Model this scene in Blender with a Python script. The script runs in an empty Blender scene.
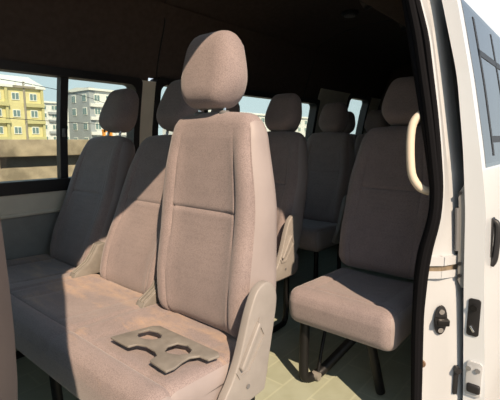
import bpy, bmesh, math, random
from mathutils import Vector, Matrix
random.seed(3)
C = bpy.context.scene.collection
S = bpy.context.scene
PI = math.pi

# ------------------------------------------------------------ camera
EYE = Vector((0, 0, .94))
yaw = math.radians(40); pitch = math.atan(61/410)
cam = bpy.data.objects.new('camera', bpy.data.cameras.new('camera')); C.objects.link(cam)
cam.location = EYE
F = Vector((math.cos(yaw)*math.cos(pitch), math.sin(yaw)*math.cos(pitch), -math.sin(pitch)))
cam.rotation_euler = F.to_track_quat('-Z', 'Y').to_euler()
cam.data.sensor_width = 36; cam.data.lens = 410/500*36
cam.data.clip_start = .02; cam.data.clip_end = 600
S.camera = cam

# ------------------------------------------------------------ sky, sun, exposure
W = bpy.data.worlds.new('sky'); S.world = W; W.use_nodes = True
nt = W.node_tree; bg = nt.nodes['Background']
tc = nt.nodes.new('ShaderNodeTexCoord'); sp = nt.nodes.new('ShaderNodeSeparateXYZ')
cr = nt.nodes.new('ShaderNodeValToRGB')
nt.links.new(tc.outputs['Generated'], sp.inputs[0]); nt.links.new(sp.outputs['Z'], cr.inputs[0])
e = cr.color_ramp.elements
e[0].position = 0; e[0].color = (.68, .76, .80, 1)
e[1].position = .7; e[1].color = (.34, .46, .64, 1)
e.new(.25).color = (.58, .68, .78, 1)
nt.links.new(cr.outputs[0], bg.inputs[0]); bg.inputs[1].default_value = 1.3
SUN = Vector((.57, 1, -1.0))
sl = bpy.data.lights.new('sun', 'SUN'); sl.energy = 7.2; sl.angle = math.radians(.6); sl.color = (1, .77, .56)
so = bpy.data.objects.new('sun', sl); C.objects.link(so); so.location = (-6, -10, 12)
so.rotation_euler = SUN.to_track_quat('-Z', 'Y').to_euler()
S.view_settings.view_transform = 'Standard'; S.view_settings.look = 'None'
S.view_settings.exposure = 0.0; S.view_settings.gamma = 1; S.view_settings.use_curve_mapping = False

# ------------------------------------------------------------ materials
def mat(name, col, rough=.6, metal=0, noise=0, nscale=20, bump=0, bscale=200, spec=.5, coat=0, col2=None):
    m = bpy.data.materials.new(name); m.use_nodes = True; t = m.node_tree; b = t.nodes['Principled BSDF']
    b.inputs['Base Color'].default_value = (*col, 1); b.inputs['Roughness'].default_value = rough
    b.inputs['Metallic'].default_value = metal; b.inputs['Specular IOR Level'].default_value = spec
    b.inputs['Coat Weight'].default_value = coat
    co = t.nodes.new('ShaderNodeTexCoord')
    if noise or col2:
        n = t.nodes.new('ShaderNodeTexNoise'); n.inputs['Scale'].default_value = nscale; n.inputs['Detail'].default_value = 6
        r = t.nodes.new('ShaderNodeValToRGB'); el = r.color_ramp.elements
        c2 = col2 or tuple(c*(1-noise) for c in col)
        el[0].position = .35; el[0].color = (*c2, 1); el[1].position = .65; el[1].color = (*col, 1)
        t.links.new(co.outputs['Object'], n.inputs['Vector']); t.links.new(n.outputs[0], r.inputs[0])
        t.links.new(r.outputs[0], b.inputs['Base Color'])
    if bump:
        n2 = t.nodes.new('ShaderNodeTexNoise'); n2.inputs['Scale'].default_value = bscale; n2.inputs['Detail'].default_value = 3
        bp = t.nodes.new('ShaderNodeBump'); bp.inputs['Strength'].default_value = bump; bp.inputs['Distance'].default_value = .002
        t.links.new(co.outputs['Object'], n2.inputs['Vector']); t.links.new(n2.outputs[0], bp.inputs['Height'])
        t.links.new(bp.outputs[0], b.inputs['Normal'])
    return m

def fabric(name, col, dust=None):
    m = bpy.data.materials.new(name); m.use_nodes = True; t = m.node_tree; b = t.nodes['Principled BSDF']
    L = t.links.new; N = t.nodes.new
    b.inputs['Roughness'].default_value = .95; b.inputs['Specular IOR Level'].default_value = .15
    b.inputs['Sheen Weight'].default_value = .25; b.inputs['Sheen Roughness'].default_value = .5
    co = N('ShaderNodeTexCoord')
    v = N('ShaderNodeTexVoronoi'); v.inputs['Scale'].default_value = 400; v.inputs['Randomness'].default_value = .8
    L(co.outputs['Object'], v.inputs['Vector'])
    r = N('ShaderNodeValToRGB'); el = r.color_ramp.elements
    el[0].position = .1; el[0].color = (*[c*1.17 for c in col], 1)
    el[1].position = .7; el[1].color = (*[c*.78 for c in col], 1)
    L(v.outputs['Distance'], r.inputs[0])
    n = N('ShaderNodeTexNoise'); n.inputs['Scale'].default_value = 7; n.inputs['Detail'].default_value = 7; n.inputs['Roughness'].default_value = .65
    L(co.outputs['Object'], n.inputs['Vector'])
    mx = N('ShaderNodeMixRGB'); mx.blend_type = 'MULTIPLY'; mx.inputs[0].default_value = .5
    g = N('ShaderNodeValToRGB'); ge = g.color_ramp.elements
    ge[0].position = .3; ge[0].color = (.68, .68, .70, 1); ge[1].position = .7; ge[1].color = (1.1, 1.08, 1.06, 1)
    L(n.outputs[0], g.inputs[0]); L(r.outputs[0], mx.inputs[1]); L(g.outputs[0], mx.inputs[2])
    out = mx.outputs[0]
    if dust:   # sandy dust trodden into the cushion: patches of their own shape
        n3 = N('ShaderNodeTexNoise'); n3.inputs['Scale'].default_value = 9; n3.inputs['Detail'].default_value = 8; n3.inputs['Roughness'].default_value = .7
        mp = N('ShaderNodeMapping'); mp.inputs['Scale'].default_value = (1.6, .6, 1)
        L(co.outputs['Object'], mp.inputs[0]); L(mp.outputs[0], n3.inputs['Vector'])
        sx = N('ShaderNodeSeparateXYZ'); L(co.outputs['Object'], sx.inputs[0])
        mr = N('ShaderNodeMapRange'); mr.inputs[1].default_value = dust[0]; mr.inputs[2].default_value = dust[1]
        mr.inputs[3].default_value = -.10; mr.inputs[4].default_value = .12
        L(sx.outputs['X'], mr.inputs[0])
        ad = N('ShaderNodeMath'); ad.operation = 'ADD'; L(n3.outputs[0], ad.inputs[0]); L(mr.outputs[0], ad.inputs[1])
        rr = N('ShaderNodeValToRGB'); re = rr.color_ramp.elements
        re[0].position = .5; re[0].color = (0, 0, 0, 1); re[1].position = .72; re[1].color = (.65, .65, .65, 1)
        L(ad.outputs[0], rr.inputs[0])
        m2 = N('ShaderNodeMixRGB'); m2.inputs[2].default_value = (.50, .34, .22, 1)
        L(rr.outputs[0], m2.inputs[0]); L(out, m2.inputs[1]); out = m2.outputs[0]
    L(out, b.inputs['Base Color'])
    bp = N('ShaderNodeBump'); bp.inputs['Strength'].default_value = .2; bp.inputs['Distance'].default_value = .0008; bp.invert = True
    L(v.outputs['Distance'], bp.inputs['Height']); L(bp.outputs[0], b.inputs['Normal'])
    return m

def glass(name, tint, f0=.04, rough=.0):
    m = bpy.data.materials.new(name); m.use_nodes = True; t = m.node_tree
    for n in list(t.nodes): t.nodes.remove(n)
    o = t.nodes.new('ShaderNodeOutputMaterial'); mix = t.nodes.new('ShaderNodeMixShader')
    tr = t.nodes.new('ShaderNodeBsdfTransparent'); tr.inputs[0].default_value = (*tint, 1)
    gl = t.nodes.new('ShaderNodeBsdfGlossy'); gl.inputs['Roughness'].default_value = rough
    lw = t.nodes.new('ShaderNodeLayerWeight'); lw.inputs['Blend'].default_value = .5
    pw = t.nodes.new('ShaderNodeMath'); pw.operation = 'POWER'; pw.inputs[1].default_value = 5
    ma = t.nodes.new('ShaderNodeMath'); ma.operation = 'MULTIPLY_ADD'; ma.inputs[1].default_value = 1-f0; ma.inputs[2].default_value = f0
    t.links.new(lw.outputs['Facing'], pw.inputs[0]); t.links.new(pw.outputs[0], ma.inputs[0])
    t.links.new(ma.outputs[0], mix.inputs[0])
    t.links.new(tr.outputs[0], mix.inputs[1]); t.links.new(gl.outputs[0], mix.inputs[2]); t.links.new(mix.outputs[0], o.inputs[0])
    return m

FAB = fabric('seat_fabric', (.30, .248, .240))
FABC = fabric('seat_fabric_dusty', (.30, .248, .240), dust=(.48, .82))
VIN = mat('seat_vinyl', (.31, .27, .26), .55, noise=.12, nscale=9, bump=.15, bscale=500)
PLA = mat('grey_plastic', (.29, .27, .25), .5, noise=.08, nscale=30, bump=.1, bscale=700)
PLD = mat('dusty_grey_plastic', (.23, .215, .19), .6, noise=.2, nscale=40, bump=.1, bscale=500)
PLK = mat('dark_grey_plastic', (.15, .15, .15), .5)
BLK = mat('black_rubber', (.012, .012, .013), .5)
BST = mat('black_painted_steel', (.008, .008, .008), .5, spec=.25)
CHR = mat('chrome', (.7, .7, .7), .15, 1)
CRM = mat('cream_paint', (.47, .49, .50), .35, coat=.3, noise=.05, nscale=6)
CRT = mat('cream_plastic_trim', (.74, .70, .58), .55, noise=.08, nscale=12)
HND = mat('ivory_plastic', (.66, .58, .46), .45)
WHT = mat('white_paint', (.66, .70, .72), .25, coat=.6)
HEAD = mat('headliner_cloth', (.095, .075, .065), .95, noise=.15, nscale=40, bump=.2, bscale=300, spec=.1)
GRW = mat('grey_vinyl_panel', (.30, .30, .28), .7, noise=.15, nscale=14, bump=.2, bscale=300)
BPT = mat('grey_brown_pillar_plastic', (.11, .085, .075), .6, noise=.1, nscale=20)
GL = glass('clear_green_glass', (.86, .92, .89))
GLT = glass('privacy_tinted_glass', (.16, .17, .18))
GLD = glass('door_tinted_glass', (.30, .33, .34), f0=.22)

def floor_mat():
    m = mat('green_beige_vinyl_floor', (.40, .45, .29), .45, noise=.0)
    t = m.node_tree; b = t.nodes['Principled BSDF']; L = t.links.new
    co = t.nodes.new('ShaderNodeTexCoord'); mp = t.nodes.new('ShaderNodeMapping'); mp.inputs['Rotation'].default_value = (0, 0, 0)
    br = t.nodes.new('ShaderNodeTexBrick'); br.inputs['Scale'].default_value = 1
    br.inputs['Color1'].default_value = (.40, .43, .33, 1); br.inputs['Color2'].default_value = (.37, .40, .30, 1)
    br.inputs['Mortar'].default_value = (.45, .48, .36, 1); br.inputs['Mortar Size'].default_value = .004
    br.inputs['Brick Width'].default_value = .3; br.inputs['Row Height'].default_value = .12
    L(co.outputs['Object'], mp.inputs[0]); L(mp.outputs[0], br.inputs['Vector'])
    n = t.nodes.new('ShaderNodeTexNoise'); n.inputs['Scale'].default_value = 12; n.inputs['Detail'].default_value = 8
    L(co.outputs['Object'], n.inputs['Vector'])
    mx = t.nodes.new('ShaderNodeMixRGB'); mx.blend_type = 'MULTIPLY'; mx.inputs[0].default_value = .6
    r = t.nodes.new('ShaderNodeValToRGB'); r.color_ramp.elements[0].color = (.62, .6, .5, 1); r.color_ramp.elements[1].position = .6
    L(n.outputs[0], r.inputs[0]); L(br.outputs[0], mx.inputs[1]); L(r.outputs[0], mx.inputs[2]); L(mx.outputs[0], b.inputs['Base Color'])
    return m
FLR = floor_mat()

# ------------------------------------------------------------ mesh helpers
def link(name, bm, mats, parent=None, smooth=True, loc=None):
    me = bpy.data.meshes.new(name)
    bmesh.ops.recalc_face_normals(bm, faces=bm.faces[:])
    bm.to_mesh(me); bm.free()
    for m in (mats if isinstance(mats, (list, tuple)) else [mats]): me.materials.append(m)
    if smooth:
        me.polygons.foreach_set('use_smooth', [True]*len(me.polygons))
        me.set_sharp_from_angle(angle=math.radians(38))
    o = bpy.data.objects.new(name, me); C.objects.link(o)
    if parent: o.parent = parent
    if loc: o.location = loc
    return o
def inst(name, mesh, parent, loc=(0, 0, 0), rot=(0, 0, 0)):
    o = bpy.data.objects.new(name, mesh); C.objects.link(o); o.parent = parent; o.location = loc; o.rotation_euler = rot
    return o
def thing(name, label, cat, loc=(0, 0, 0), group=None, rot=(0, 0, 0)):
    o = bpy.data.objects.new(name, None); C.objects.link(o); o.empty_display_size = .1
    o.location = loc; o.rotation_euler = rot; tag(o, label, cat, group); return o
def tag(o, label, cat, group=None):
    o['label'] = label; o['category'] = cat
    if group: o['group'] = group
    return o
def struct(o, label=None):
    o['kind'] = 'structure'
    if label: o['label'] = label
    return o
def B(): return bmesh.new()
def box(bm, c, h, bev=0, M=None):
    r = bmesh.ops.create_cube(bm, size=1)
    vs = r['verts']
    for v in vs: v.co = Vector((v.co.x*2*h[0]+c[0], v.co.y*2*h[1]+c[1], v.co.z*2*h[2]+c[2]))
    if bev:
        es = list({e for v in vs for e in v.link_edges})
        r = bmesh.ops.bevel(bm, geom=es, offset=bev, segments=3, affect='EDGES', profile=.5)
        vs = list({v for f in r['faces'] for v in f.verts} | {v for v in vs if v.is_valid})
    if M:
        for v in vs: v.co = M @ v.co
    return vs
def smoothpath(pts, n=6):
    P = [Vector(p) for p in pts]; out = []
    for i in range(len(P)-1):
        p0 = P[max(i-1, 0)]; p1 = P[i]; p2 = P[i+1]; p3 = P[min(i+2, len(P)-1)]
        for k in range(n):
            t = k/n
            out.append(.5*((2*p1)+(p2-p0)*t+(2*p0-5*p1+4*p2-p3)*t*t+(3*p1-p0-3*p2+p3)*t**3))
    out.append(P[-1]); return out
def tube(bm, pts, r, seg=10, ry=None, up=None, cap=True):
    P = [Vector(p) for p in pts]; rings = []; prev = Vector(up) if up else None
    for i, p in enumerate(P):
        d = (P[min(i+1, len(P)-1)]-P[max(i-1, 0)]).normalized()
        if prev is None: prev = d.orthogonal()
        a = (prev - d*prev.dot(d)).normalized(); b = d.cross(a); prev = a
        rr = r(i/(len(P)-1)) if callable(r) else r; r2 = ry if ry else rr
        rings.append([bm.verts.new(p+a*rr*math.cos(2*PI*k/seg)+b*r2*math.sin(2*PI*k/seg)) for k in range(seg)])
    for i in range(len(rings)-1):
        for k in range(seg):
            bm.faces.new((rings[i][k], rings[i][(k+1) % seg], rings[i+1][(k+1) % seg], rings[i+1][k]))
    if cap: bm.faces.new(rings[0][::-1]); bm.faces.new(rings[-1])
def prism(bm, poly, d, axis='y', at=0, bev=0, holes=(), M=None):
    """polygon (2D) extruded by d along an axis"""
    def mk(p, w):
        if axis == 'y': return Vector((p[0], w, p[1]))
        if axis == 'z': return Vector((p[0], p[1], w))
        return Vector((w, p[0], p[1]))
    loops = []; edges = []
    for lp in [poly]+list(holes):
        vs = [bm.verts.new(mk(p, at)) for p in lp]
        loops.append(vs)
        for i in range(len(vs)): edges.append(bm.edges.new((vs[i], vs[(i+1) % len(vs)])))
    if True:
        fs = [g for g in bmesh.ops.triangle_fill(bm, use_beauty=True, use_dissolve=False, edges=edges)['geom'] if isinstance(g, bmesh.types.BMFace)]
    r = bmesh.ops.extrude_face_region(bm, geom=fs)
    nv = [v for v in r['geom'] if isinstance(v, bmesh.types.BMVert)]
    off = mk((0, 0), d)-mk((0, 0), 0)
    for v in nv: v.co += off
    allv = [v for l in loops for v in l]+nv
    if bev:
        bmesh.ops.recalc_face_normals(bm, faces=bm.faces[:])
        es = [e for e in {e for v in allv for e in v.link_edges} if len(e.link_faces) == 2 and e.calc_face_angle(0) > .9]
        r = bmesh.ops.bevel(bm, geom=es, offset=bev, segments=3, affect='EDGES', profile=.5)
    if M:
        for v in bm.verts: v.co = M @ v.co
def lerp_tab(tab):
    tab = sorted(tab)
    def f(z):
        if z <= tab[0][0]: a, b = tab[0], tab[1]
        elif z >= tab[-1][0]: a, b = tab[-2], tab[-1]
        else:
            for a, b in zip(tab, tab[1:]):
                if a[0] <= z <= b[0]: break
        return a[1]+(b[1]-a[1])*(z-a[0])/(b[0]-a[0])
    return f
def smooth_tab(tab, s=.05):
    f = lerp_tab(tab)
    return lambda z: (f(z-s)+2*f(z)+f(z+s)+f(z-s/2)*2+f(z+s/2)*2)/8
def zsteps(a, b, st=.04):
    n = max(1, round((b-a)/st)); return [a+(b-a)*i/n for i in range(n+1)]
def slab(bm, x0, x1, z0, z1, fi, fo, st=.04):
    """closed slab between profile y=fi(z) and y=fo(z)"""
    R = []
    for z in zsteps(z0, z1, st):
        R.append([bm.verts.new(p) for p in ((x0, fi(z), z), (x1, fi(z), z), (x1, fo(z), z), (x0, fo(z), z))])
    for a, b in zip(R, R[1:]):
        for k in range(4): bm.faces.new((a[k], a[(k+1) % 4], b[(k+1) % 4], b[k]))
    bm.faces.new(R[0][::-1]); bm.faces.new(R[-1])
def rrect(x0, x1, z0, z1, r, n=6):
    pts = []
    for cx, cz, a in ((x1-r, z1-r, 0), (x0+r, z1-r, 90), (x0+r, z0+r, 180), (x1-r, z0+r, 270)):
        for k in range(n+1):
            t = math.radians(a+90*k/n); pts.append((cx+r*math.cos(t), cz+r*math.sin(t)))
    return pts
def ring(bm, x0, x1, z0, z1, w, r, f, y0, y1, wb=0):
    """window rubber: rounded frame lying on the profile f, from depth y0 to y1"""
    def dens(P):
        out = []
        for a, b in zip(P, P[1:]+P[:1]):
            n = max(1, int(math.dist(a, b)/.08))
            out += [(a[0]+(b[0]-a[0])*k/n, a[1]+(b[1]-a[1])*k/n) for k in range(n)]
        return out
    inn = rrect(x0, x1, z0, z1, r); out = rrect(x0-w, x1+w, z0-w-wb, z1+w, r*.6+.005)
    L = []
    for i in range(len(inn)):
        a, b = inn[i], inn[(i+1) % len(inn)]; c, d = out[i], out[(i+1) % len(out)]
        n = max(1, int(math.dist(a, b)/.06))
        for k in range(n):
            t = k/n
            L.append(((a[0]+(b[0]-a[0])*t, a[1]+(b[1]-a[1])*t), (c[0]+(d[0]-c[0])*t, c[1]+(d[1]-c[1])*t)))
    R = []
    for (a, c) in L:
        R.append([bm.verts.new(p) for p in ((a[0], f(a[1])+y0, a[1]), (c[0], f(c[1])+y0, c[1]), (c[0], f(c[1])+y1, c[1]), (a[0], f(a[1])+y1, a[1]))])
    for i in range(len(R)):
        a, b = R[i], R[(i+1) % len(R)]
        for k in range(4): bm.faces.new((a[k], a[(k+1) % 4], b[(k+1) % 4], b[k]))

def axis_lines(h, r, n, m=5):
    out = [-h+r*(1-math.cos(PI/2*i/m)) for i in range(m)]
    out += [-h+r+(2*h-2*r)*i/n for i in range(n+1)]
    out += [h-r*(1-math.cos(PI/2*i/m)) for i in range(m-1, -1, -1)]
    return sorted(set(round(v, 6) for v in out))
def rbox(bm, half, rad, n, deform, vinyl=None):
    """cushion: box with rounded edges on a fine grid, then deformed. vinyl = set of faces given material 1"""
    ax = [axis_lines(half[i], rad[i], n[i]) for i in range(3)]
    V = {}
    def vert(i, j, k):
        key = (i, j, k)
        if key not in V:
            p = [ax[0][i], ax[1][j], ax[2][k]]
            inner = [max(-half[a]+rad[a], min(half[a]-rad[a], p[a])) for a in range(3)]
            d = Vector([(p[a]-inner[a])/rad[a] for a in range(3)])
            if d.length > 1e-9: d.normalize()
            q = Vector([inner[a]+d[a]*rad[a] for a in range(3)])
            V[key] = bm.verts.new(deform(q))
        return V[key]
    nn = [len(a)-1 for a in ax]
    for a in range(3):
        b, c = (a+1) % 3, (a+2) % 3
        for side in (0, nn[a]):
            tagname = '-+'[side > 0]+'xyz'[a]
            for j in range(nn[b]):
                for k in range(nn[c]):
                    q = []
                    for dj, dk in ((0, 0), (1, 0), (1, 1), (0, 1)):
                        idx = [0, 0, 0]; idx[a] = side; idx[b] = j+dj; idx[c] = k+dk; q.append(vert(*idx))
                    f = bm.faces.new(q)
                    if vinyl and tagname in vinyl: f.material_index = 1

def groove(d, w): return math.exp(-(d/w)**2)
def sstep(a, b, t):
    t = max(0, min(1, (t-a)/(b-a))); return t*t*(3-2*t)

# ---- seat meshes -------------------------------------------------
BW, BH, BT = .205, .309, .062      # half width, half height, half thickness of a backrest
def back_mesh():
    bm = B()
    def d(p):
        v = (p.z+BH)/(2*BH); u = p.y/BW
        x, y, z = p
        wsc = 1-.20*sstep(.55, 1.05, v)-.03*sstep(.3, 0, v)
        th = 1.12-.42*v
        y = y*wsc; x = x*th
        fr = max(0, -p.x/BT); fr = fr if fr > .3 else 0
        x -= fr*(.020*(1-u*u)*0+.016*groove(abs(u)-.78, .2)*(1-sstep(.75, 1, v))+.018*groove(v-.22, .22))
        inside = 1-sstep(.60, .66, abs(u))
        us = .60+.05*(1-v)
        if fr > .3:
            if .02 < v < .93: x += .0045*groove(abs(u)-us, .014)
            if abs(u) < us: x += .0055*groove(v-.57, .008)
            x += .003*groove(v-.935, .008)
            x += .003*groove(abs(u)-.90, .012)*(1 if v < .93 else 0)
        z = z + .012*(1-u*u)*sstep(.85, 1, v)
        return Vector((x, y, z+BH))
    rbox(bm, (BT, BW, BH), (.05, .055, .06), (4, 52, 80), d, vinyl={'-y', '+y', '+x'})
    o = link('backrest_proto', bm, [FAB, VIN]); me = o.data; bpy.data.objects.remove(o); return me
def head_mesh():
    bm = B(); hw, hh, ht = .107, .106, .056
    def d(p):
        v = (p.z+hh)/(2*hh); u = p.y/hw
        wsc = 1-.19*sstep(.4, 1.0, v)-.20*sstep(.4, 0, v)
        x = p.x*(1.12-.38*v)+.012*v; y = p.y*wsc
        g = .004*groove(abs(u)-.92, .02)
        if p.x < 0 or abs(u) > .6:
            x += g
        x -= .006*(1-u*u) if p.x < 0 else 0
        return Vector((x, y, p.z+hh))
    rbox(bm, (ht, hw, hh), (.050, .052, .054), (3, 30, 18), d)
    o = link('headrest_proto', bm, [FAB]); me = o.data; bpy.data.objects.remove(o); return me
def post_mesh():
    bm = B(); tube(bm, [(0, 0, -.06), (0, 0, .05)], .0055, 12)
    o = link('post_proto', bm, CHR); me = o.data; bpy.data.objects.remove(o); return me
def collar_mesh():
    bm = B(); tube(bm, [(0, 0, -.004), (0, 0, .006), (0, 0, .0105)], lambda t: .017 if t < .9 else .012, 14)
    o = link('collar_proto', bm, PLK); me = o.data; bpy.data.objects.remove(o); return me
BACK, HEADR, POST, COLLAR = back_mesh(), head_mesh(), post_mesh(), collar_mesh()

def add_back(root, x, y, z, lean, label=None, hlabel=None, dh=0, hs=1, hy=0, hx=.008):
    b = inst('backrest', BACK, root, (x, y, z), (0, math.radians(lean), 0))
    if label: b['label'] = label
    h = inst('headrest', HEADR, b, (hx, hy, .636+dh)); h.scale = (hs, hs, hs)
    if hlabel: h['label'] = hlabel
    for s in (-1, 1):
        inst('headrest_post', POST, b, (hx, hy+s*.050, .636+dh))
        inst('post_collar', COLLAR, b, (hx, hy+s*.050, .622))
    return b
def cushion(root, x0, x1, y0, y1, z0, z1, seats, m, name='seat_cushion'):
    bm = B(); hx, hy, hz = (x1-x0)/2, (y1-y0)/2, (z1-z0)/2
    cx, cy = (x0+x1)/2, (y0+y1)/2
    def d(p):
        top = max(0, p.z/hz); u = (p.x+hx)/(2*hx); w = p.y+cy
        x, y, z = p
        if top > .3:
            z -= .018*u                      # falls to the back
            for s in seats:
                t = (w-s)/.2
                if abs(t) < 1: z -= .010*(1-t*t)*sstep(.05, .4, u)
            for a, b_ in zip(seats, seats[1:]): z -= .006*groove(w-(a+b_)/2, .008)
            z -= .006*groove(u-.17, .014)
            if len(seats) == 1: pass
            for s in seats:
                for q in (-.125, .125):
                    if u > .17: z -= .0045*groove(w-s-q, .006)
        if p.x < -hx*.5:
            v = (p.z+hz)/(2*hz)
            x += .018*(1-v)*1.0
            x += .004*groove(v-.80, .03) if v < .98 else 0
            x -= .008*math.sin(PI*v)
        return Vector((x+cx, y+cy, z+(z0+z1)/2))
    ny = max(30, int((y1-y0)/.011))
    rbox(bm, (hx, hy, hz), (.055, .04, .045), (40, ny, 10), d, vinyl={'-y', '+y', '+x', '-z'})
    return link(name, bm, [m, VIN], root)

def recliner(root, x, y, z, s=1, flip=-1):
    """side cover: outline in XZ, extruded outward (flip=-1 towards the door)"""
    out = [(.036, .165), (.034, .195), (.018, .220), (-.010, .230), (-.040, .218), (-.060, .190), (-.078, .150), (-.094, .105), (-.112, .060), (-.136, .018), (-.162, -.014),
           (-.166, -.052), (-.03, -.055), (-.010, -.046), (-.002, -.01), (.014, .06), (.030, .13)]
    out = [(x+a*s, z+b*s) for a, b in smooth2(out)]
    bm = B(); prism(bm, out, .024, 'y', y-.012, bev=.004)
    c = link('recliner_cover', bm, PLA, root)
    yo = y+flip*.012
    bm = B()
    rec = [(-.046, .142), (-.038, .134), (-.058, .095), (-.092, .050), (-.108, .040), (-.112, .050), (-.092, .078), (-.066, .115)]
    rec2 = [(x+a*s, z+b*s) for a, b in rec]
    prism(bm, rec2, .014, 'y', yo-.007+flip*.004, bev=.003)
    lv = link('recliner_lever', bm, PLA, c)
    bm = B()
    tr = [(-.038, .150), (-.012, .100), (-.076, .022), (-.112, .022), (-.122, .040), (-.116, .042), (-.106, .029), (-.078, .029), (-.020, .099), (-.042, .140)]
    prism(bm, [(x+a*s, z+b*s) for a, b in tr], .005, 'y', yo-.0025+flip*.001)
    link('lever_rim', bm, PLK if False else PLA, c)
    bm = B(); tube(bm, [(x-.080, yo-.002, z-.012), (x-.080, yo+flip*.003, z-.012)], .006, 12)
    link('cover_screw', bm, PLK, c)
    return c
def smooth2(P, n=3):
    out = []; N = len(P)
    for i in range(N):
        p0, p1, p2, p3 = [Vector(P[(i+k) % N]) for k in (-1, 0, 1, 2)]
        for k in range(n):
            t = k/n
            q = .5*((2*p1)+(p2-p0)*t+(2*p0-5*p1+4*p2-p3)*t*t+(3*p1-p0-3*p2+p3)*t**3); out.append((q.x, q.y))
    return out
def hinge(root, x, y, z):
    """grey ridged hinge cover between two backrests"""
    prof = [(x+.03, z+.10), (x-.002, z+.095), (x-.022, z+.060), (x-.046, z+.030), (x-.100, z-.002), (x-.112, z-.020), (x+.0, z-.02)]
    bm = B(); prism(bm, prof, .042, 'y', y-.019, bev=.003)
    for q in (-.015, -.001, .014):
        tube(bm, [(x-.003, y+q, z+.095), (x-.023, y+q, z+.061), (x-.047, y+q, z+.031), (x-.101, y+q, z-.001)], .0028, 8)
    return link('hinge_cover', bm, PLD, root)
def leg_bar(root, pts, r=.014, name='leg', m=None):
    bm = B(); tube(bm, smoothpath(pts, 5), r, 10); return link(name, bm, m or BST, root)
def buckle(root, x, y, z):
    bm = B(); M = Matrix.Translation((x, y, z)) @ Matrix.Rotation(math.radians(-38), 4, 'Y')
    box(bm, (0, 0, .035), (.011, .020, .036), .006, M)
    b = link('belt_buckle', bm, PLD, root)
    bm = B(); box(bm, (0, 0, .070), (.006, .013, .006), .002, M); link('release_button', bm, BLK, b)

# ------------------------------------------------------------ van profiles (door side Li/Ri/J, far wall FW)
KD = .893
Z = lambda z: .94+(z-.94)*KD
def door_tab(tab, s=.04): return smooth_tab([(Z(z), y*KD) for z, y in tab], s)
Li = door_tab([(1.75, .66), (1.6, .575), (1.37, .505), (1.2, .470), (1.03, .433), (.906, .407), (.79, .384), (.72, .380), (.65, .392), (.58, .410), (.5, .417), (.3, .413), (.05, .400), (-.1, .395)], .03)
Ri = door_tab([(1.75, .62), (1.6, .535), (1.361, .463), (1.25, .428), (1.02, .388), (.906, .372), (.79, .359), (.69, .360), (.588, .379), (.5, .387), (.37, .393), (.06, .382), (-.1, .376)], .03)
Jo = door_tab([(1.75, .59), (1.6, .51), (1.333, .44), (.905, .366), (.785, .346), (.527, .322), (.412, .305), (.063, .275), (-.15, .265)], .04)
Dl = door_tab([(1.6, .475), (1.366, .412), (1.136, .353), (.906, .320), (.711, .300), (.505, .290), (.08, .2625), (-.15, .26)], .04)
Dr = door_tab([(1.6, .435), (1.358, .3675), (1.132, .316), (.906, .272), (.719, .242), (.518, .233), (.106, .200), (-.15, .2)], .04)
FW = smooth_tab([(0, 1.985), (.4, 1.995), (.75, 1.975), (1.0, 1.95), (1.22, 1.91), (1.35, 1.875), (1.6, 1.77), (1.75, 1.66)], .04)
FO = lambda z: FW(z)+.05
XF, XR, PX = -1.3, 4.45, 1.212        # front wall, rear wall, rear door pillar

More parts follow.
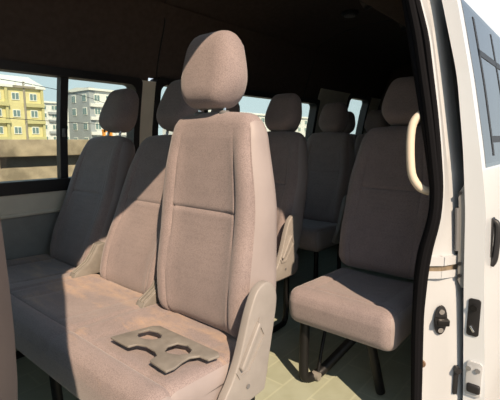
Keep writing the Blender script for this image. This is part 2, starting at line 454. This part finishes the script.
# ------------------------------------------------------------ outdoors
def outdoors():
    asph = mat('dusty_ground', (.30, .27, .22), .9, noise=.3, nscale=.6)
    bm = B(); box(bm, (60, 60, -.70), (180, 180, .05)); g = link('ground', bm, asph); struct(g)
    conc = mat('stained_concrete', (.43, .35, .25), .9, noise=.55, nscale=2.6, bump=.6, bscale=20)
    dk = mat('dark_slot_fill', (.06, .06, .055), .7, noise=.3, nscale=4)
    r = thing('parapet_wall', 'long stained concrete parapet with a dark slot seen through the side windows', 'wall', (14, 9.2, -.65))
    bm = B(); box(bm, (0, 0, .5), (28, .2, .5), .01); link('wall_base', bm, conc, r)
    bm = B(); box(bm, (0, .1, 1.12), (28, .08, .14)); link('slot_strip', bm, dk, r)  # dark strip set back between base and top beam
    bm = B(); box(bm, (0, 0, 1.405), (28, .22, .175), .02); link('top_beam', bm, conc, r)
    for k in range(18):
        bm = B(); box(bm, (-27+k*3.2, .0, 1.12), (.06, .16, .13)); link('post', bm, conc, r)
    pw = mat('pale_window_glass', (.16, .24, .25), .2)
    wf = mat('window_white_frame', (.75, .76, .72), .6)
    pr_ = mat('pale_roof_sheet', (.70, .72, .70), .7)
    def building(label, x0, x1, Y, depth, top, wallm, cols, rows, ww, wh, trimm, roof, base=-.65, extra=None):
        t = thing('apartment_building', label, 'building', ((x0+x1)/2, Y, base), 'apartment buildings beyond the parapet')
        cx = 0; H = top-base; w = (x1-x0)/2
        bm = B(); box(bm, (0, depth/2, H/2), (w, depth/2, H/2)); link('wall', bm, wallm, t)
        bm = B(); prism(bm, [(-.4, H), (depth+.4, H), (depth+.4, H+.3), (depth/2, H+roof), (-.4, H+.3)], 2*w+.6, 'x', -w-.3); link('roof', bm, pr_ if roof > 2 else wf, t)
        for r_ in rows:
            for c in cols:
                bm = B(); box(bm, (c-(x0+x1)/2, -.03, r_-base), (ww/2, .06, wh/2)); wo = link('window', bm, wf, t)
                bm = B()
                for s in (-1, 1): box(bm, (c-(x0+x1)/2+s*ww*.235, -.08, r_-base), (ww*.19, .02, wh*.40))
                link('pane', bm, pw, wo)
            if extra != 'plain':
                for c in cols[::2] if extra == 'ledge' else []:
                    bm = B(); box(bm, (c-(x0+x1)/2, -.2, r_-base-1.1), (1.3, .25, .25)); link('balcony', bm, trimm, t)
        return t
    yel = mat('yellow_render', (.66, .60, .32), .85, noise=.1, nscale=.8)
    yel2 = mat('ochre_band', (.50, .47, .24), .85)
    gry = mat('grey_render', (.36, .39, .42), .8, noise=.1, nscale=.6); wht = mat('white_render', (.72, .73, .72), .8, noise=.08, nscale=.6)
    t = building('yellow four storey apartment block at left in the side window', 1.5, 26.4, 60, 10, 7.7, yel, [25.1-2.27*k for k in range(10)], [-.1, 2.1, 4.35, 6.6], .95, 1.0, yel2, 2.2, extra='ledge')
    for k in range(5):
        bm = B(); box(bm, (12.3-k*4.6, -.12, 4.15), (.16, .16, 4.15)); link('pilaster', bm, yel2, t)
    t = building('white and grey apartment block with windows right of the far pale one', 33.4, 44.0, 60, 6.6, 8.3, wht, [34.6, 36.6, 38.8, 41.2], [.6, 2.9, 5.2, 7.2], 1.0, 1.1, wht, .6, extra='ledge')
    bm = B(); box(bm, (-5.35, 3.3, 4.7), (.06, 3.4, 4.7)); box(bm, (-4.9, .0, 4.7), (.5, .06, 4.7)); link('grey_side_wall', bm, gry, t)
    for z in (.6, 2.9, 5.2, 7.2):
        for y in (1.3, 4.6):
            bm = B(); box(bm, (-5.42, y, z+.65), (.05, .6, .6)); wo = link('window', bm, wf, t)
            bm = B()
            for q in (-1, 1): box(bm, (-5.48, y+q*.28, z+.65), (.03, .23, .48))
            link('pane', bm, pw, wo)
    building('far pale block with grey balconies between yellow and grey buildings', 35, 52, 88, 9, 8.3, wht, [36.5+2.2*k for k in range(7)], [1.0, 3.4, 5.8, 7.4], 1.2, 1.0, gry, .8, extra='ledge')
    building('long low white building glimpsed through the rearmost side windows', 62, 120, 70, 9, 7.2, wht, [63.5+3.6*k for k in range(15)], [1.0, 3.8, 6.0], 1.5, 1.4, gry, 1.0, extra='plain')
    og = mat('orange_paint', (.75, .30, .05), .7)
    bm = B()
    for s in (0, 2.0): box(bm, (32.2+s*.55, 54.4, .8), (.16, .2, 1.45))
    box(bm, (32.75, 54.4, 2.1), (.75, .2, .2))
    tag(link('gateway', bm, og), 'small orange gateway standing before the grey building', 'gate')
    pl = mat('weathered_pole', (.30, .27, .22), .9)
    for x, y, h, lb in ((12.0, 30, 5.4, 'concrete utility pole with crossarm before the yellow building'), (36.5, 48, 4.6, 'thin utility pole before the grey and white buildings')):
        t = thing('utility_pole', lb, 'pole', (x, y, -.65), 'utility poles along the road')
        bm = B(); tube(bm, [(0, 0, 0), (0, 0, h)], .07, 10); link('pole', bm, pl, t)
        bm = B(); box(bm, (0, -.1, h-.35), (.7, .06, .06)); link('crossarm', bm, pl, t)
        bm = B()
        for s in (-.55, 0, .55): tube(bm, [(s, -.1, h-.3), (s, -.1, h-.1)], .04, 8)
        link('insulator', bm, wf, t)
    for z0, lb in ((5.0, 'upper power cable crossing before the buildings'), (2.6, 'lower power cable crossing before the buildings')):
        bm = B(); tube(bm, smoothpath([(-30, 26, z0+1), (12.0, 29.8, z0-.35), (36.5, 47.8, z0-1.1*(z0 > 4)), (80, 56, z0)], 8), .022, 5)
        tag(link('power_cable', bm, BLK), lb, 'cable', 'power cables')
outdoors()

# ------------------------------------------------------------ van shell
bm = B(); box(bm, ((XF+XR)/2, 1.175, -.03), ((XR-XF)/2, .825, .03)); struct(link('floor', bm, FLR, smooth=False))
bm = B(); box(bm, (.66, .305, -.055), (.53, .045, .045), .01); struct(link('trim_1', bm, PLK), 'door sill step')
# far wall: lower panel, cream sill panel, upper header
WIN = [(-.9, 1.33), (1.475, 3.16), (3.72, 4.15)]; WZ0, WZ1 = .752, 1.222
bm = B(); slab(bm, XF, XR, -.06, .595, FW, FO); struct(link('wall_left', bm, GRW), 'grey lower side lining')
bm = B(); slab(bm, XF, XR, .595, WZ0-.045, lambda z: FW(z)-.012, FO); tube(bm, [(XF, FW(.60)-.012, .60), (XR, FW(.60)-.012, .60)], .010, 8)
xs = [XF]+[v for w in WIN for v in w]+[XR]
for a, b in zip(xs[0::2], xs[1::2]): slab(bm, a, b, WZ0-.045, (1.37 if a > 3 else WZ1+.028), lambda z: FW(z)-.014, FO)
struct(link('trim_2', bm, CRT), 'cream sill and window pillars')
bm = B(); slab(bm, XF, 1.40, WZ1+.028, 1.62, lambda z: FW(z)-.006, FO); slab(bm, 1.40, 3.25, 1.276, 1.62, lambda z: FW(z)-.006, FO); slab(bm, 3.25, XR, 1.362, 1.62, lambda z: FW(z)-.006, FO)
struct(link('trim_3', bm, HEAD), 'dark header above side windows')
for i, (a, b) in enumerate(WIN):
    r = bpy.data.objects.new('window_%d' % (i+1), None); C.objects.link(r); struct(r)
    bm = B(); WT = 1.335 if a > 3 else 1.240 if a > 1 else WZ1; ring(bm, a+.008, b-.008, WZ0, WT, .036, .042, FW, -.022, .05, .022); link('window_rubber', bm, BLK, r)
    bm = B(); slab(bm, a, b, WZ0-.01, WT+.01, lambda z: FW(z)+.018, lambda z: FW(z)+.022); link('window_glass', bm, GL, r)
    dv = {0: .945, 1: 1.86, 2: None}[i]
    if dv:
        bm = B(); slab(bm, dv-.018, dv+.018, WZ0-.005, WT+.005, lambda z: FW(z)-.004, lambda z: FW(z)+.035); link('sash_bar', bm, BLK, r)
        bm = B(); box(bm, (dv-.004, FW(.97)-.010, .97), (.006, .008, .02), .003); link('sash_latch', bm, PLK, r)
# right wall: rear of the door opening
JC = .04
bm = B()
rows = []
for z in zsteps(-.1, 1.68, .03):
    R_, J_, L_ = Ri(z), Jo(z), Li(z)
    rows.append([bm.verts.new(p) for p in ((PX, L_+.004, z), (PX, R_+.002, z), (PX+.012, R_-.006, z), (PX+.027, (R_*.72+J_*.28), z),
                 (PX+.049, R_*.35+J_*.65, z), (PX+.064, J_+.006, z), (PX+.076, J_, z), (1.42, J_, z), (1.42, L_+.004, z))])
for a, b in zip(rows, rows[1:]):
    n = len(a)
    for k in range(n): bm.faces.new((a[k], a[(k+1) % n], b[(k+1) % n], b[k]))
bm.faces.new(rows[0][::-1]); bm.faces.new(rows[-1])
struct(link('trim_4', bm, CRM), 'cream painted door jamb')
# rail slot crossing the jamb
bm = B()
for z, h, dy in ((Z(.548), .0125, .007), (Z(.502), .011, .0045)):
    for (xa, ya), (xb, yb) in (((PX-.004, Ri(z)+.004), (PX+.027, Ri(z)-.031)), ((PX+.027, Ri(z)-.031), (PX+.079, Jo(z)-.003))):
        A = Vector((xa, ya, z)); Bv = Vector((xb, yb, z)); dd = (Bv-A).normalized(); nn_ = Vector((-dd.y, dd.x, 0))
        nn_ = nn_ if nn_.x < 0 else -nn_
        P = [A+nn_*dy, Bv+nn_*dy, Bv-nn_*.01, A-nn_*.01]
        lo = [bm.verts.new(p-Vector((0, 0, h))) for p in P]; hi = [bm.verts.new(p+Vector((0, 0, h))) for p in P]
        for k in range(4): bm.faces.new((lo[k], lo[(k+1) % 4], hi[(k+1) % 4], hi[k]))
        bm.faces.new(lo[::-1]); bm.faces.new(hi)
struct(link('trim_5', bm, CRM, smooth=False), 'cream ledges of the door rail slot')
bm = B(); ZS = Z(.525)  # brown strip between the two ledges, in place of a groove
for (xa, ya), (xb, yb) in (((PX-.001, Ri(ZS)+.002), (PX+.027, Ri(ZS)-.030)), ((PX+.027, Ri(ZS)-.030), (PX+.079, Jo(ZS)-.001))):
    A = Vector((xa, ya, ZS)); Bv = Vector((xb, yb, ZS)); dd = (Bv-A).normalized(); nn_ = Vector((-dd.y, dd.x, 0)); nn_ = nn_ if nn_.x < 0 else -nn_
    P = [A+nn_*.002, Bv+nn_*.002, Bv-nn_*.01, A-nn_*.01]
    lo = [bm.verts.new(p-Vector((0, 0, .010))) for p in P]; hi = [bm.verts.new(p+Vector((0, 0, .010))) for p in P]
    for k in range(4): bm.faces.new((lo[k], lo[(k+1) % 4], hi[(k+1) % 4], hi[k]))
    bm.faces.new(lo[::-1]); bm.faces.new(hi)
struct(link('trim_6', bm, mat('brown_slot', (.22, .17, .11), .8, noise=.3, nscale=60), smooth=False), 'brown rail slot')
# wall behind the jamb, with windows
W4 = [(1.52, 2.6), (2.9, 3.9)]
Li2 = lambda z: Li(z)+.004
bm = B(); slab(bm, 1.42, XR, -.06, .80, Li2, Jo); slab(bm, 1.42, XR, 1.28, 1.68, Li2, Jo)
for a, b in ((1.42, 1.52), (2.6, 2.9), (3.9, XR)): slab(bm, a, b, .80, 1.28, Li2, Jo)
struct(link('wall_right', bm, GRW), 'door side wall behind the opening')
for i, (a, b) in enumerate(W4):
    r = bpy.data.objects.new('window_%d' % (i+4), None); C.objects.link(r); struct(r)
    bm = B(); ring(bm, a+.03, b-.03, .83, 1.25, .034, .05, Li2, -.012, .01); link('window_rubber', bm, BLK, r)
    bm = B(); slab(bm, a, b, .80, 1.28, lambda z: (Li(z)+Jo(z))/2, lambda z: (Li(z)+Jo(z))/2+.004); link('window_glass', bm, GLT, r)
# front of the door side: pillar trim, its unseen part widened to block sun
FX = .14
PF = lerp_tab([(-.1, .122), (.69, .124), (.82, .1285), (.9, .131), (1.0, .123), (1.62, .118)])
bm = B(); rows = []
for z in zsteps(-.1, 1.68, .04):
    a, b, e_ = Li2(z), Jo(z), PF(z)*KD
    rows.append([bm.verts.new(p) for p in ((-.55, a, z), (e_-.01, a, z), (e_, a-.008, z), (e_*(a-.03)/a-.006, a-.03, z), (e_*b/a-.012, b, z), (-.55, b, z))])
for p, q in zip(rows, rows[1:]):
    for k in range(6): bm.faces.new((p[k], p[(k+1) % 6], q[(k+1) % 6], q[k]))
bm.faces.new(rows[0][::-1]); bm.faces.new(rows[-1]); slab(bm, XF, -.55, -.1, .8, Li2, Jo); slab(bm, XF, -.55, 1.3, 1.68, Li2, Jo); slab(bm, XF, -1.2, .8, 1.3, Li2, Jo)
struct(link('trim_7', bm, BPT), 'grey brown pillar trim ahead of the door opening, widened out of view to block sun')
r = bpy.data.objects.new('window_6', None); C.objects.link(r); struct(r)
bm = B(); slab(bm, -1.2, -.55, .8, 1.3, lambda z: Li(z)-.03, lambda z: Li(z)-.026); link('window_glass', bm, GLT, r)
# header over the opening
bm = B(); slab(bm, FX-.05, PX+.02, 1.58, 1.69, Li2, Jo); struct(link('trim_8', bm, CRM), 'header above the door opening')
# ceiling
def ceil_pts(off=0):
    P = [(.540, 1.60), (.59, 1.65), (.70, 1.70), (.85, 1.735), (1.05, 1.75), (1.19, 1.752), (1.33, 1.75), (1.50, 1.735), (1.63, 1.70), (1.73, 1.655), (1.785, 1.60)]
    return [(y+(y-1.19)*off*.6, z+off) for y, z in P]
bm = B(); A = ceil_pts(); O = ceil_pts(.045); R = []
for x in (XF-.03, XR+.03): R.append([bm.verts.new((x, y, z)) for y, z in A+O[::-1]])
n = len(R[0])
for k in range(n): bm.faces.new((R[0][k], R[0][(k+1) % n], R[1][(k+1) % n], R[1][k]))
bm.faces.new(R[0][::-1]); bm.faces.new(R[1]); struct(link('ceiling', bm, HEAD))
for i, x in enumerate((.55, 1.42, 2.9)):
    bm = B(); up = [(x+(.05*(1.9-z)), FW(z)-.008, z) for z in (1.26, 1.35, 1.45, 1.55)]
    tube(bm, smoothpath(up+[(x, y, z-.001) for y, z in ceil_pts()[::-1]], 3), .0045, 6)
    struct(link('trim_%d' % (9+i), bm, BLK), 'headliner seam')
# front and rear walls
def endwall(name, x, wz0, wz1, m, lab):
    bm = B()
    def sec(z0, z1, y0=None, y1=None):
        ps = []
        for z in zsteps(z0, z1, .08):
            a = Li(z)+.0 if y0 is None else y0; b = FW(z)+.02 if y1 is None else y1
            ps.append((a, b, z))
        V = [[bm.verts.new(q) for q in ((x-.02, a, z), (x-.02, b, z), (x+.02, b, z), (x+.02, a, z))] for a, b, z in ps]
        for p, q in zip(V, V[1:]):
            for k in range(4): bm.faces.new((p[k], p[(k+1) % 4], q[(k+1) % 4], q[k]))
        bm.faces.new(V[0][::-1]); bm.faces.new(V[-1])
    sec(-.06, wz0); sec(wz1, 1.78); sec(wz0, wz1, None, .62); sec(wz0, wz1, 1.72, None)
    struct(link(name, bm, m), lab)
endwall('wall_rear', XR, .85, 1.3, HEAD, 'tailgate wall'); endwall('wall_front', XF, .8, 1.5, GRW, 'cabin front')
for i, (x, a, b, g) in enumerate(((XR, .85, 1.3, GLT), (XF, .8, 1.5, GL))):
    r = bpy.data.objects.new('window_%d' % (7+i), None); C.objects.link(r); struct(r)
    bm = B(); box(bm, (x, 1.17, (a+b)/2), (.003, .55, (b-a)/2)); link('window_glass', bm, g, r)

# weatherstrip: three black rubber ribs round the opening
STR = mat('weatherstrip_rubber', (.006, .006, .007), .85, spec=.08)
WS = bpy.data.objects.new('trim_12', None); C.objects.link(WS); struct(WS, 'black rubber weatherstrip of the door opening')
for q, xo, rr in ((.10, -.004, .0085), (.50, -.012, .009), (.90, -.004, .0075)):
    bm = B()
    Yf = lambda z: Li(z)*(1-q)+Ri(z)*q
    pts = [(PX+xo, Yf(z), z) for z in zsteps(.0, 1.50, .03)]
    pts += [(PX-.02, Yf(1.56), 1.56), (PX-.06, Yf(1.573), 1.573), (FX+.03, Yf(1.573), 1.573), (FX-.02, Yf(1.55), 1.55)]
    pts += [(PF(z)*KD*Yf(z)/Li(z)-.022, Yf(z), z) for z in zsteps(.0, 1.50, .05)[::-1]]
    tube(bm, pts, rr*1.25, 8, up=(0, 1, 0)); link('rubber_rib', bm, STR, WS)
bm = B(); slab(bm, PX-.004, PX+.002, -.05, 1.60, lambda z: Li(z)+.006, lambda z: Ri(z)-.003); link('rubber_base', bm, STR, WS)

# ------------------------------------------------------------ sliding door, slid back along the body
DX0, DX1 = 1.268, 2.42
dr = bpy.data.objects.new('door_1', None); C.objects.link(dr); struct(dr, 'white sliding door slid back along the body')
bm = B(); gz0, gz1, gx0, gx1 = .87, 1.325, 1.317, 2.34
def dslab(x0, x1, z0, z1): slab(bm, x0, x1, z0, z1, Dl, Dr, .03)
dslab(DX0+.0, DX1, -.12, gz0); dslab(DX0, gx0, gz0, 1.56); dslab(gx1, DX1, gz0, 1.56); dslab(gx0, gx1, gz1, 1.56)
bmesh.ops.remove_doubles(bm, verts=bm.verts[:], dist=.0005)
link('door_panel', bm, WHT, dr)
bm = B(); slab(bm, gx0-.002, gx1, gz0-.01, gz1+.01, lambda z: Dr(z)-.0015, lambda z: Dr(z)+.004); link('door_glass', bm, GLD, dr)
bm = B()
for x in (1.43, 1.70, 2.0): slab(bm, x, x+.02, gz0+.02, gz1-.02, lambda z: Dr(z)-.003, lambda z: Dr(z)+.03)
slab(bm, 1.43, gx1, .93, .95, lambda z: Dr(z)-.003, lambda z: Dr(z)+.03); slab(bm, 1.43, gx1, 1.19, 1.21, lambda z: Dr(z)-.003, lambda z: Dr(z)+.03)
link('window_bars', bm, BLK, dr)
bm = B(); slab(bm, gx0, gx1, gz0, gz1, lambda z: Dl(z)-.001, lambda z: Dl(z)-.006); link('door_inner_pane', bm, GLT, dr)
# inner grey trim at the front edge
bm = B(); P = rrect(0, .12, .50, .80, .03)
slab(bm, DX0+.006, DX0+.12, Z(.46), Z(.80), lambda z: Dl(z)+.018*min(1, (Z(.80)-z)/.03, (z-Z(.45))/.02), lambda z: Dl(z)-.004, .02); pt = link('door_trim', bm, mat('mid_grey_plastic', (.20, .20, .19), .5), dr)
bm = B(); tube(bm, [(DX0+.008, Dl(z)+.022, z) for z in zsteps(Z(.58), Z(.72), .02)], .006, 8); link('inner_pull', bm, PLK, pt)
for z in (Z(.50), Z(.54), Z(.77)):
    bm = B(); tube(bm, [(DX0+.008, Dl(z)+.012, z), (DX0-.002, Dl(z)+.012, z)], .005, 10); link('trim_screw', bm, BLK, pt)
# latch in the leading edge
yc = lambda z: (Dl(z)+Dr(z))/2
def plate(name, z0, z1, w, r, m, x, d=.004, parent=dr):
    z = (z0+z1)/2; y = yc(z); bm = B(); prism(bm, rrect(y-w/2, y+w/2, z0, z1, r), -d, 'x', x, bev=.0012); return link(name, bm, m, parent)
lp = plate('latch_plate', Z(.310), Z(.435), .032, .008, BLK, DX0)
bm = B(); tube(bm, [(DX0-.004, yc(Z(.405)), Z(.405)), (DX0-.009, yc(Z(.405)), Z(.405))], .010, 14); link('latch_bolt', bm, BST, lp)
bm = B(); M = Matrix.Translation((DX0-.006, yc(Z(.335))+.004, Z(.335))) @ Matrix.Rotation(math.radians(-35), 4, 'X'); box(bm, (0, 0, 0), (.003, .003, .010), .001, M); link('latch_tab', bm, CHR, lp)
bp_ = plate('latch_bracket', Z(.105), Z(.225), .041, .009, CRM, DX0, .006)
for s in (-1, 1):
    bm = B(); tube(bm, [(DX0-.006, yc(Z(.2))+s*.012, Z(.20)), (DX0-.011, yc(Z(.2))+s*.012, Z(.20))], .007, 10); link('bolt', bm, CHR, bp_)
bm = B(); box(bm, (DX0-.008, yc(Z(.135)), Z(.135)), (.006, .018, .014), .006); link('latch_jaw', bm, BLK, bp_)
# outer handle
hz = Z(.60); hx = 1.362
bm = B(); box(bm, (hx, Dr(hz)+.001, hz), (.016, .003, .076), .003); hr = link('outer_handle', bm, BLK, dr)
bm = B(); tube(bm, smoothpath([(hx, Dr(hz+.07), hz+.067), (hx, Dr(hz)-.012, hz+.05), (hx, Dr(hz)-.012, hz-.04), (hx, Dr(hz-.065), hz-.067)], 5), .009, 10); link('handle_grip', bm, BLK, hr)
# striker and bumper on the jamb
d1 = Vector((.062, Jo(Z(.345))-Ri(Z(.345)), 0)).normalized(); nrm = Vector((d1.y, -d1.x, 0)); nrm = nrm if nrm.x < 0 else -nrm
t = thing('door_striker', 'black door striker plate with two screws on the cream jamb', 'striker', (PX+.036, Ri(Z(.345))*.5+Jo(Z(.345))*.5, Z(.345)), rot=(0, 0, math.atan2(nrm.y, nrm.x)))
bm = B(); prism(bm, [(.021*math.cos(a)*.9, .046*math.sin(a)) for a in [2*PI*k/24 for k in range(24)]], .006, 'x', .0, bev=.002); link('plate', bm, BLK, t)
for z in (.027, -.030):
    bm = B(); tube(bm, [(.005, 0, z), (.010, 0, z)], .008, 12); link('screw', bm, CHR, t)
bm = B(); box(bm, (.016, 0, 0), (.012, .018, .010), .004); link('striker_bar', bm, BST, t)
t = thing('contact_switch', 'small black door contact low on the cream jamb', 'switch', (PX+.062, Jo(Z(.155))+.009, Z(.155)), rot=(0, 0, math.atan2(nrm.y, nrm.x)))
bm = B(); box(bm, (.004, 0, -.015), (.005, .006, .045), .002); link('switch_body', bm, BLK, t)
bm = B(); tube(bm, [(.004, 0, .02), (.018, 0, .02)], .009, 12); link('switch_button', bm, BLK, t)
t = thing('body_plug', 'small brown rubber plug at the inner edge of the jamb', 'plug', (PX+.009, Ri(Z(.19))-.003, Z(.19)))
bm = B(); tube(bm, [(-.010, 0, 0), (-.004, 0, 0)], .011, 14); link('plug_cap', bm, mat('brown_rubber', (.20, .13, .08), .7), t)

# grab handle
t = thing('grab_handle', 'ivory plastic grab handle curving out from the rear door pillar', 'handle', (PX+.05, .39, .90))
bm = B(); hp = [(1.375, .412, 1.025), (1.36, .435, 1.018), (1.345, .453, .99), (1.34, .457, .94), (1.34, .453, .87), (1.345, .445, .82), (1.36, .425, .785), (1.385, .405, .772)]
tube(bm, smoothpath([(a*KD-PX-.05, b*KD-.39, Z(c)-.90) for a, b, c in hp], 6), .0118, 14); link('grip', bm, HND, t)
bm = B()
for z in (Z(1.025), Z(.772)): box(bm, (-.025, Li(z)+.006-.39, z-.90), (.012, .010, .02), .004)
link('mount', bm, PLK, t)

# ceiling fittings
for x, y, lb in ((2.55, 1.30, 'small dark round ceiling fitting above the second row'), (1.75, 1.42, 'flat dark ceiling lamp above the first row')):
    t = thing('ceiling_lamp', lb, 'lamp', (x, y, 1.74), 'ceiling fittings')
    bm = B(); tube(bm, [(0, 0, .008), (0, 0, -.006), (0, 0, -.014)], lambda q: .055 if q < .6 else .045, 20); link('bezel', bm, BLK, t)
    bm = B(); tube(bm, [(0, 0, -.012), (0, 0, -.019)], .036, 20); link('lens', bm, PLK, t)
t = thing('air_duct', 'dark air conditioning duct with vents under the ceiling over the door side', 'duct', (2.7, .80, 1.60))
bm = B(); box(bm, (0, 0, .03), (1.0, .11, .07), .04); link('duct_body', bm, HEAD, t)
for k in range(4):
    bm = B(); tube(bm, [(-.75+.5*k, .09, 0), (-.75+.5*k, .125, -.01)], .04, 16); link('vent', bm, BLK, t)

# ------------------------------------------------------------ seats
# first row bench
t = thing('bench_seat', 'dusty three-place cloth bench in the front row, right inside the door opening', 'seat', (0, 0, 0))
t.location = (.64, 1.26, 0)
O1 = Vector((.64, 1.26, 0))
def at0(root, O):
    for c in root.children: c.location = c.location-O
cushion(t, .43, .850, .625, 1.965, .27, .425, [.845, 1.285, 1.725], FABC)
add_back(t, .845, .846, .386, 1.5, 'upright backrest nearest the door', 'headrest raised highest, sunlit', dh=.002, hy=.013, hx=-.008)
add_back(t, .880, 1.285, .350, 16.5, 'reclined middle backrest', dh=.016, hs=1.0)
add_back(t, .885, 1.730, .348, 16.5, 'reclined backrest by the window, in shade', dh=.018, hs=.98)
recliner(t, .778, .605, .36)
hinge(t, .835, 1.072, .425); hinge(t, .835, 1.512, .425)
for y in (.645, 1.25, 1.85):
    leg_bar(t, [(.52, y, .30), (.53, y, .10), (.54, y, .012)], .016); leg_bar(t, [(.765, y, .30), (.765, y, .10), (.765, y, .012)], .016)
bm = B()
for x in (.54, .765): box(bm, (x, 1.265, .285), (.015, .62, .015), .003)
link('seat_frame', bm, BST, t)
for y in (.645, 1.25, 1.85):
    bm = B(); box(bm, (.65, y, .008), (.17, .025, .007), .002); link('floor_rail', bm, BST, t)
at0(t, O1)

# second row double seat
def double(x, ys, lean, label, cy0, cy1, z=0, cover=True):
    t = thing('bench_seat', label, 'seat', (x-.2, sum(ys)/len(ys), z)); O = Vector((x-.2, sum(ys)/len(ys), 0))
    cushion(t, x-.40, x+.05, cy0, cy1, .27, .42, ys, FAB)
    for y in ys: add_back(t, x, y, .365, lean, dh=-.006, hs=.97)
    if cover: recliner(t, x-.05, cy0-.012, .36)
    for a, b in zip(ys, ys[1:]): hinge(t, x-.02, (a+b)/2, .425)
    for y in (cy0+.06, cy1-.06):
        leg_bar(t, [(x-.30, y, .29), (x-.30, y, .06), (x-.28, y, .018), (x-.24, y, .016), (x-.05, y, .016), (x-.01, y, .03), (x, y, .08), (x, y, .29)], .014)
    bm = B()
    for q in (x-.30, x-.02): box(bm, (q, (cy0+cy1)/2, .275), (.014, (cy1-cy0)/2-.04, .014), .003)
    link('seat_frame', bm, BST, t)
    at0(t, O); return t
double(1.63, [1.285, 1.715], 13, 'two-place bench in the second row, partly hidden behind the sunlit upright backrest', 1.07, 1.93)
double(2.42, [1.40, 1.79], 10, 'dark shaded bench of the third row, seen between second-row seats', 1.19, 1.95)
double(3.40, [.72, 1.11, 1.50, 1.83-.02], 8, 'rearmost wide bench in deep shadow below the tailgate', .50, 1.94, cover=False)

# single seat by the door, second row
t = thing('single_seat', 'single cloth seat on black tube legs beside the rear door pillar', 'seat', (1.45, .63, 0))
O = Vector((1.45, .63, 0))
cushion(t, 1.20, 1.66, .430, .840, .248, .396, [.635], FAB)
add_back(t, 1.645, .640, .378, 12.5)
leg_bar(t, [(1.27, .79, .27), (1.265, .79, .06), (1.275, .785, .022), (1.31, .77, .016), (1.37, .74, .05), (1.56, .60, .27)], .019)
leg_bar(t, [(1.31, .555, .27), (1.34, .54, .15), (1.375, .525, .018)], .017)
leg_bar(t, [(1.45, .78, .28), (1.36, .765, .12), (1.325, .76, .03)], .007, 'brace')
bm = B(); box(bm, (1.43, .63, .268), (.18, .17, .012), .004); link('seat_frame', bm, BST, t)
bm = B(); tube(bm, [(1.31, .775, .02), (1.31, .745, .02)], .016, 12); link('pivot_bolt', bm, PLD, t)
at0(t, O)

# loose plastic plate on the cushion
PZ = .432
pts = [(.524, .905), (.526, .830), (.548, .824), (.558, .800), (.556, .765), (.546, .742), (.520, .736), (.516, .672), (.541, .670), (.568, .678), (.592, .680), (.612, .668), (.614, .640), (.644, .634), (.655, .650), (.652, .868), (.640, .882), (.575, .897)]
h1 = [(.574, .861), (.590, .877), (.617, .873), (.626, .845), (.622, .820), (.607, .808), (.587, .816), (.575, .838)]
h2 = [(.571, .7475), (.594, .761), (.619, .756), (.629, .731), (.620, .703), (.602, .694), (.582, .708), (.571, .730)]
sh = lambda L: [(x-.59, y-.77) for x, y in L]
bm = B(); prism(bm, sh(pts), .006, 'z', 0, bev=.0015, holes=[sh(h1), sh(h2)])
o = link('cup_holder_plate', bm, PLD, loc=(.59, .77, PZ)); o.rotation_euler = (0, math.radians(2.2), 0)
tag(o, 'loose flat grey plastic plate with two cut-outs lying on the front bench cushion', 'plate')
